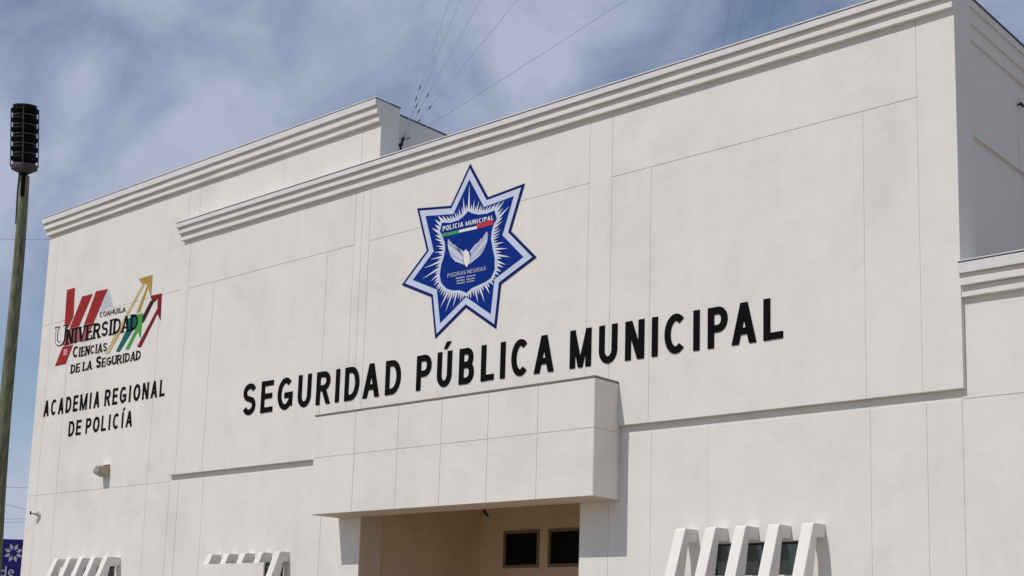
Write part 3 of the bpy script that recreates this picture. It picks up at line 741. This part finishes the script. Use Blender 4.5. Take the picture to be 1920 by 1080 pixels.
# ------------------------------------------------------------------ blue sign behind the left corner
SDp = 38.0
s0, s1 = atd(-30, 1008, SDp), atd(46, 1013.5, SDp)
ux = (s1-s0); ux.z = 0; ux.normalize(); uy = Vector((-ux.y, ux.x, 0))      # along the sign, and away from the camera
bs = empty('blue_sign', Vector((s0.x+ux.x*1.0, s0.y+ux.y*1.0, 0)), 'dark blue sign board with a pale rosette and lettering past the left corner', 'sign')
zt = atd(20, 1011, SDp).z
def sgn(u, v, o=0.0): return s0+ux*u+uy*o+Vector((0, 0, zt-s0.z-v))
def splate(name, pts, o0, o1, mt, holes_=None):
    n = len(pts); a = sum(pts[i][0]*pts[(i+1) % n][1]-pts[(i+1) % n][0]*pts[i][1] for i in range(n))
    if a > 0: pts = pts[::-1]
    vs = [sgn(u, v, o0) for u, v in pts]+[sgn(u, v, o1) for u, v in pts]
    return MB().add(vs, [tuple(range(n)), tuple(range(2*n-1, n-1, -1))]+[((i+1) % n, i, n+i, n+(i+1) % n) for i in range(n)]).build(name, M[mt], bs)
splate('board', [(-2.2, 0), (2.6, 0), (2.6, 2.6), (-2.2, 2.6)], 0, .08, 'signblue')
for u in (-1.9, 2.2): MB().tube(Vector(sgn(u, 2.6, .04)), Vector((sgn(u, 0, .04).x, sgn(u, 0, .04).y, -.02)), .06, n=10).build('post', M['sirengrey'], bs)
def s_uv(x, y):
    P = atd(x, y, SDp); n_ = uy; d = ray(x, y); t_ = (s0-CAM).dot(n_)/d.dot(n_); P = CAM+d*t_
    return ((P-s0).dot(ux), zt-P.z)
cu, cv = s_uv(25.5, 1037)
Rr = abs(s_uv(44, 1037)[0]-cu)
for k in range(8):
    a = 2*math.pi*k/8+.33; ca, sa = math.cos(a), math.sin(a)
    def pt(r_, s_): return (cu+Rr*(r_*ca-s_*sa), cv+Rr*(r_*sa+s_*ca))
    splate('petal', [pt(.30, 0), pt(.58, .24), pt(1.0, .06), pt(.62, -.15)], -.012, 0, 'signgrey')
def sring(name, cx_, cy_, rx, ry, t_, a0=0, a1=360):
    n = 18; vs = []; fs = []
    for i in range(n+1):
        a = R(a0+(a1-a0)*i/n)
        for o in (-.012, 0):
            for q_ in (1, 0): vs.append(sgn(cx_+(rx-t_*q_)*math.cos(a), cy_-(ry-t_*q_)*math.sin(a), o))
    for i in range(n):
        b0, b1 = 4*i, 4*i+4; fs += [(b0, b0+1, b1+1, b1), (b0+2, b1+2, b1+3, b0+3), (b0, b1, b1+2, b0+2), (b0+1, b0+3, b1+3, b1+1)]
    fs += [(0, 2, 3, 1), (4*n, 4*n+1, 4*n+3, 4*n+2)]
    return MB().add(vs, fs).build(name, M['signgrey'], bs)
du, dv = s_uv(6, 1075); eu, ev = s_uv(21, 1074); rx = abs(s_uv(12, 1075)[0]-du); ry = rx*1.1
sring('letter', du, dv, rx, ry, rx*.42)
h_ = s_uv(10, 1063)
splate('letter', [(du+rx*.55, dv-ry*2.1), (du+rx, dv-ry*2.1), (du+rx, dv+ry), (du+rx*.55, dv+ry)], -.014, 0, 'signgrey')
sring('letter', eu, ev, rx*.95, ry*.98, rx*.38, 0, 310)
splate('letter', [(eu-rx*.8, ev-ry*.14), (eu+rx*.93, ev-ry*.14), (eu+rx*.93, ev+ry*.16), (eu-rx*.8, ev+ry*.16)], -.014, 0, 'signgrey')

# ------------------------------------------------------------------ guyed mast, guy wires and power lines
mp0 = at(1692, 60, 12.0)
mast = empty('lattice_mast', (mp0.x, 12, 8.7), 'slim lattice radio mast rising from the roof behind the parapet', 'mast')
mx_, my_ = mp0.x, 12.0
tri = [Vector((.16*math.cos(R(a)), .16*math.sin(R(a)), 0)) for a in (90, 210, 330)]
HM = 52.0
mb = MB(); br = MB()
for v in tri: mb.tube(Vector((mx_, my_, 8.7))+v, Vector((mx_, my_, HM))+v, .018, n=6)
mb.build('leg', M['darkmetal'], mast)
zz = 8.9; k = 0
while zz < HM-.5:
    for i in range(3):
        a, b_ = tri[i], tri[(i+1) % 3]
        br.tube(Vector((mx_, my_, zz))+a, Vector((mx_, my_, zz+.5))+b_, .008, n=4, cap=False)
    zz += .5
br.build('bracing', M['darkmetal'], mast)
aA = at(752, 268, .62); aA = Vector((-15.62+.1, .62, aA.z))
d = ray(752, 268); t_ = (-15.76-CAM.x)/d.x; aA = CAM+d*t_
anc = empty('guy_anchor', aA, 'dark knot of turnbuckles holding the guy wires at the end of the left parapet', 'anchor')
mb = MB()
for k in range(5): mb.tube(aA+Vector((.0, .0, -.05)), aA+Vector((.04*(k-2)*.5+.03, .02, .09)), .012, .008, n=6)
mb.tube(aA+Vector((-.04, 0, -.03)), aA+Vector((.03, 0, -.03)), .028, n=8)
mb.build('turnbuckle', M['insul'], anc)
MB().tube(aA+Vector((.0, .0, -.9)), aA+Vector((0, 0, -.04)), .018, n=6).build('anchor_rod', M['insul'], anc)
p1 = CAM+ray(735, 284)*((aA-CAM).dot(FWD))
mb = MB().tube(p1+Vector((-.14, 0, .03)), p1+Vector((-.06, 0, -.05)), .024, n=6).tube(p1+Vector((-.06, 0, -.05)), p1+Vector((.12, 0, .06)), .03, n=6)
tag(mb.build('roof_cable_clamp', M['insul']), 'black bent cable clamp lying on the parapet beneath the guy anchor', 'clamp')
def mast_z(x, y, x2, y2):                       # height on the mast that a photo line through two pixels aims at
    a, b_ = ray(x, y), ray(x2, y2); n_ = a.cross(b_)
    # plane through the camera: n.(P-CAM)=0
    return CAM.z-(n_.x*(mx_-CAM.x)+n_.y*(my_-CAM.y))/n_.z
def gwire(a, b_, label, group, sag=.25, rad=.0045, beads=()):
    a = Vector(a); b_ = Vector(b_); n = 14; P = []
    for i in range(n+1):
        f = i/n; P.append(a.lerp(b_, f)-Vector((0, 0, sag*4*f*(1-f))))
    root = empty('guy_wire', a, label, 'wire', group)
    mb = MB()
    for p_, q_ in zip(P, P[1:]): mb.tube(p_, q_, rad, n=5, cap=False)
    mb.build('cable', M['wire'], root)
    for f in beads:
        c = a.lerp(b_, f)-Vector((0, 0, sag*4*f*(1-f))); dd = (b_-a).normalized()
        MB().tube(c-dd*.04, c+dd*.04, .010, .010, 8).build('insulator', M['insul'], root)
tgtA = [(838, 0), (862, 0), (899, 0), (965, 0), (1160, 0)]
lab = ['steepest of the guy wires fanning up from the left parapet', 'second guy wire from the left fanning up from the parapet', 'middle guy wire of the fan rising from the parapet', 'fourth guy wire of the fan, with a dark insulator low down', 'longest and flattest guy wire running right from the parapet']
bd = [(60, 75), (52,), (48, 72), (38, 62), (12,)]
ZM = []
for (x, y), lb, bb in zip(tgtA, lab, bd):
    z = mast_z(752, 268, x, y); z = min(z, HM-.3); ZM.append(z)
    T = Vector((mx_, my_, z)); Lw = (T-aA).length
    # beads at given photo heights above the anchor
    gwire(aA, T, lb, 'guy wires fanning from the left parapet', sag=.10, beads=[v/ {0: 268, 1: 268, 2: 268, 3: 268, 4: 268}[0] * (aA-CAM).length*270/2517/Lw*(1.6) for v in bb])
d = ray(1215, 890); t_ = (8.7-CAM.z)/d.z; aB = CAM+d*t_
ab = tag(MB().box(aB.x-.5, aB.x+.5, aB.y-.5, aB.y+.5, 0, 8.7).build('anchor_pier', M['concrete']), 'concrete pier far behind the building anchoring the rear guy wires', 'pier')
for (x, y, x2, y2), lb in zip([(1369, 0, 1356, 74), (1397, 0, 1382, 74), (1452, 0, 1437, 61), (1542, 0, 1532, 27)],
        ['leftmost faint guy wire above the main cornice', 'second faint guy wire above the main cornice', 'third faint guy wire above the main cornice', 'rightmost faint guy wire above the main cornice']):
    z = min(mast_z(1215, 890, x, y), HM-.2)
    gwire(aB, (mx_, my_, z), lb, 'rear guy wires behind the main block', sag=.1, rad=.008)
# power lines past the left corner
def pline(ya, yb, label, dep=55):
    a = atd(-120, ya+(ya-yb)*2.3, dep); b_ = atd(150, yb+(yb-ya)*2.0, dep); n = 8
    mb = MB()
    for i in range(n):
        f, g_ = i/n, (i+1)/n
        mb.tube(a.lerp(b_, f)-Vector((0, 0, .2*4*f*(1-f))), a.lerp(b_, g_)-Vector((0, 0, .2*4*g_*(1-g_))), .012, n=5, cap=False)
    tag(mb.build('power_line', M['wire']), label, 'wire', 'power lines past the left corner')
pline(903, 906, 'uppermost faint power line past the left corner')
pline(932, 946, 'sloping power line between pole and building corner')
pline(964, 964, 'upper of two level power lines above the blue sign')
pline(970, 970, 'lower of two level power lines above the blue sign')
pline(439, 441, 'high power line crossing behind the siren pole')
for X_, lb in ((-130, 'utility pole carrying the power lines left of the view'), (155, 'utility pole hidden behind the building')):
    pp = atd(X_, 940, 55); tp = atd(X_, 430, 55)
    tag(MB().tube((pp.x, pp.y, -.02), (pp.x, pp.y, tp.z+.8), .16, .10, 12).build('utility_pole', M['wood'], smooth=True), lb, 'pole')

# ------------------------------------------------------------------ render
S.render.engine = 'CYCLES'
S.cycles.max_bounces = 8; S.cycles.diffuse_bounces = 5
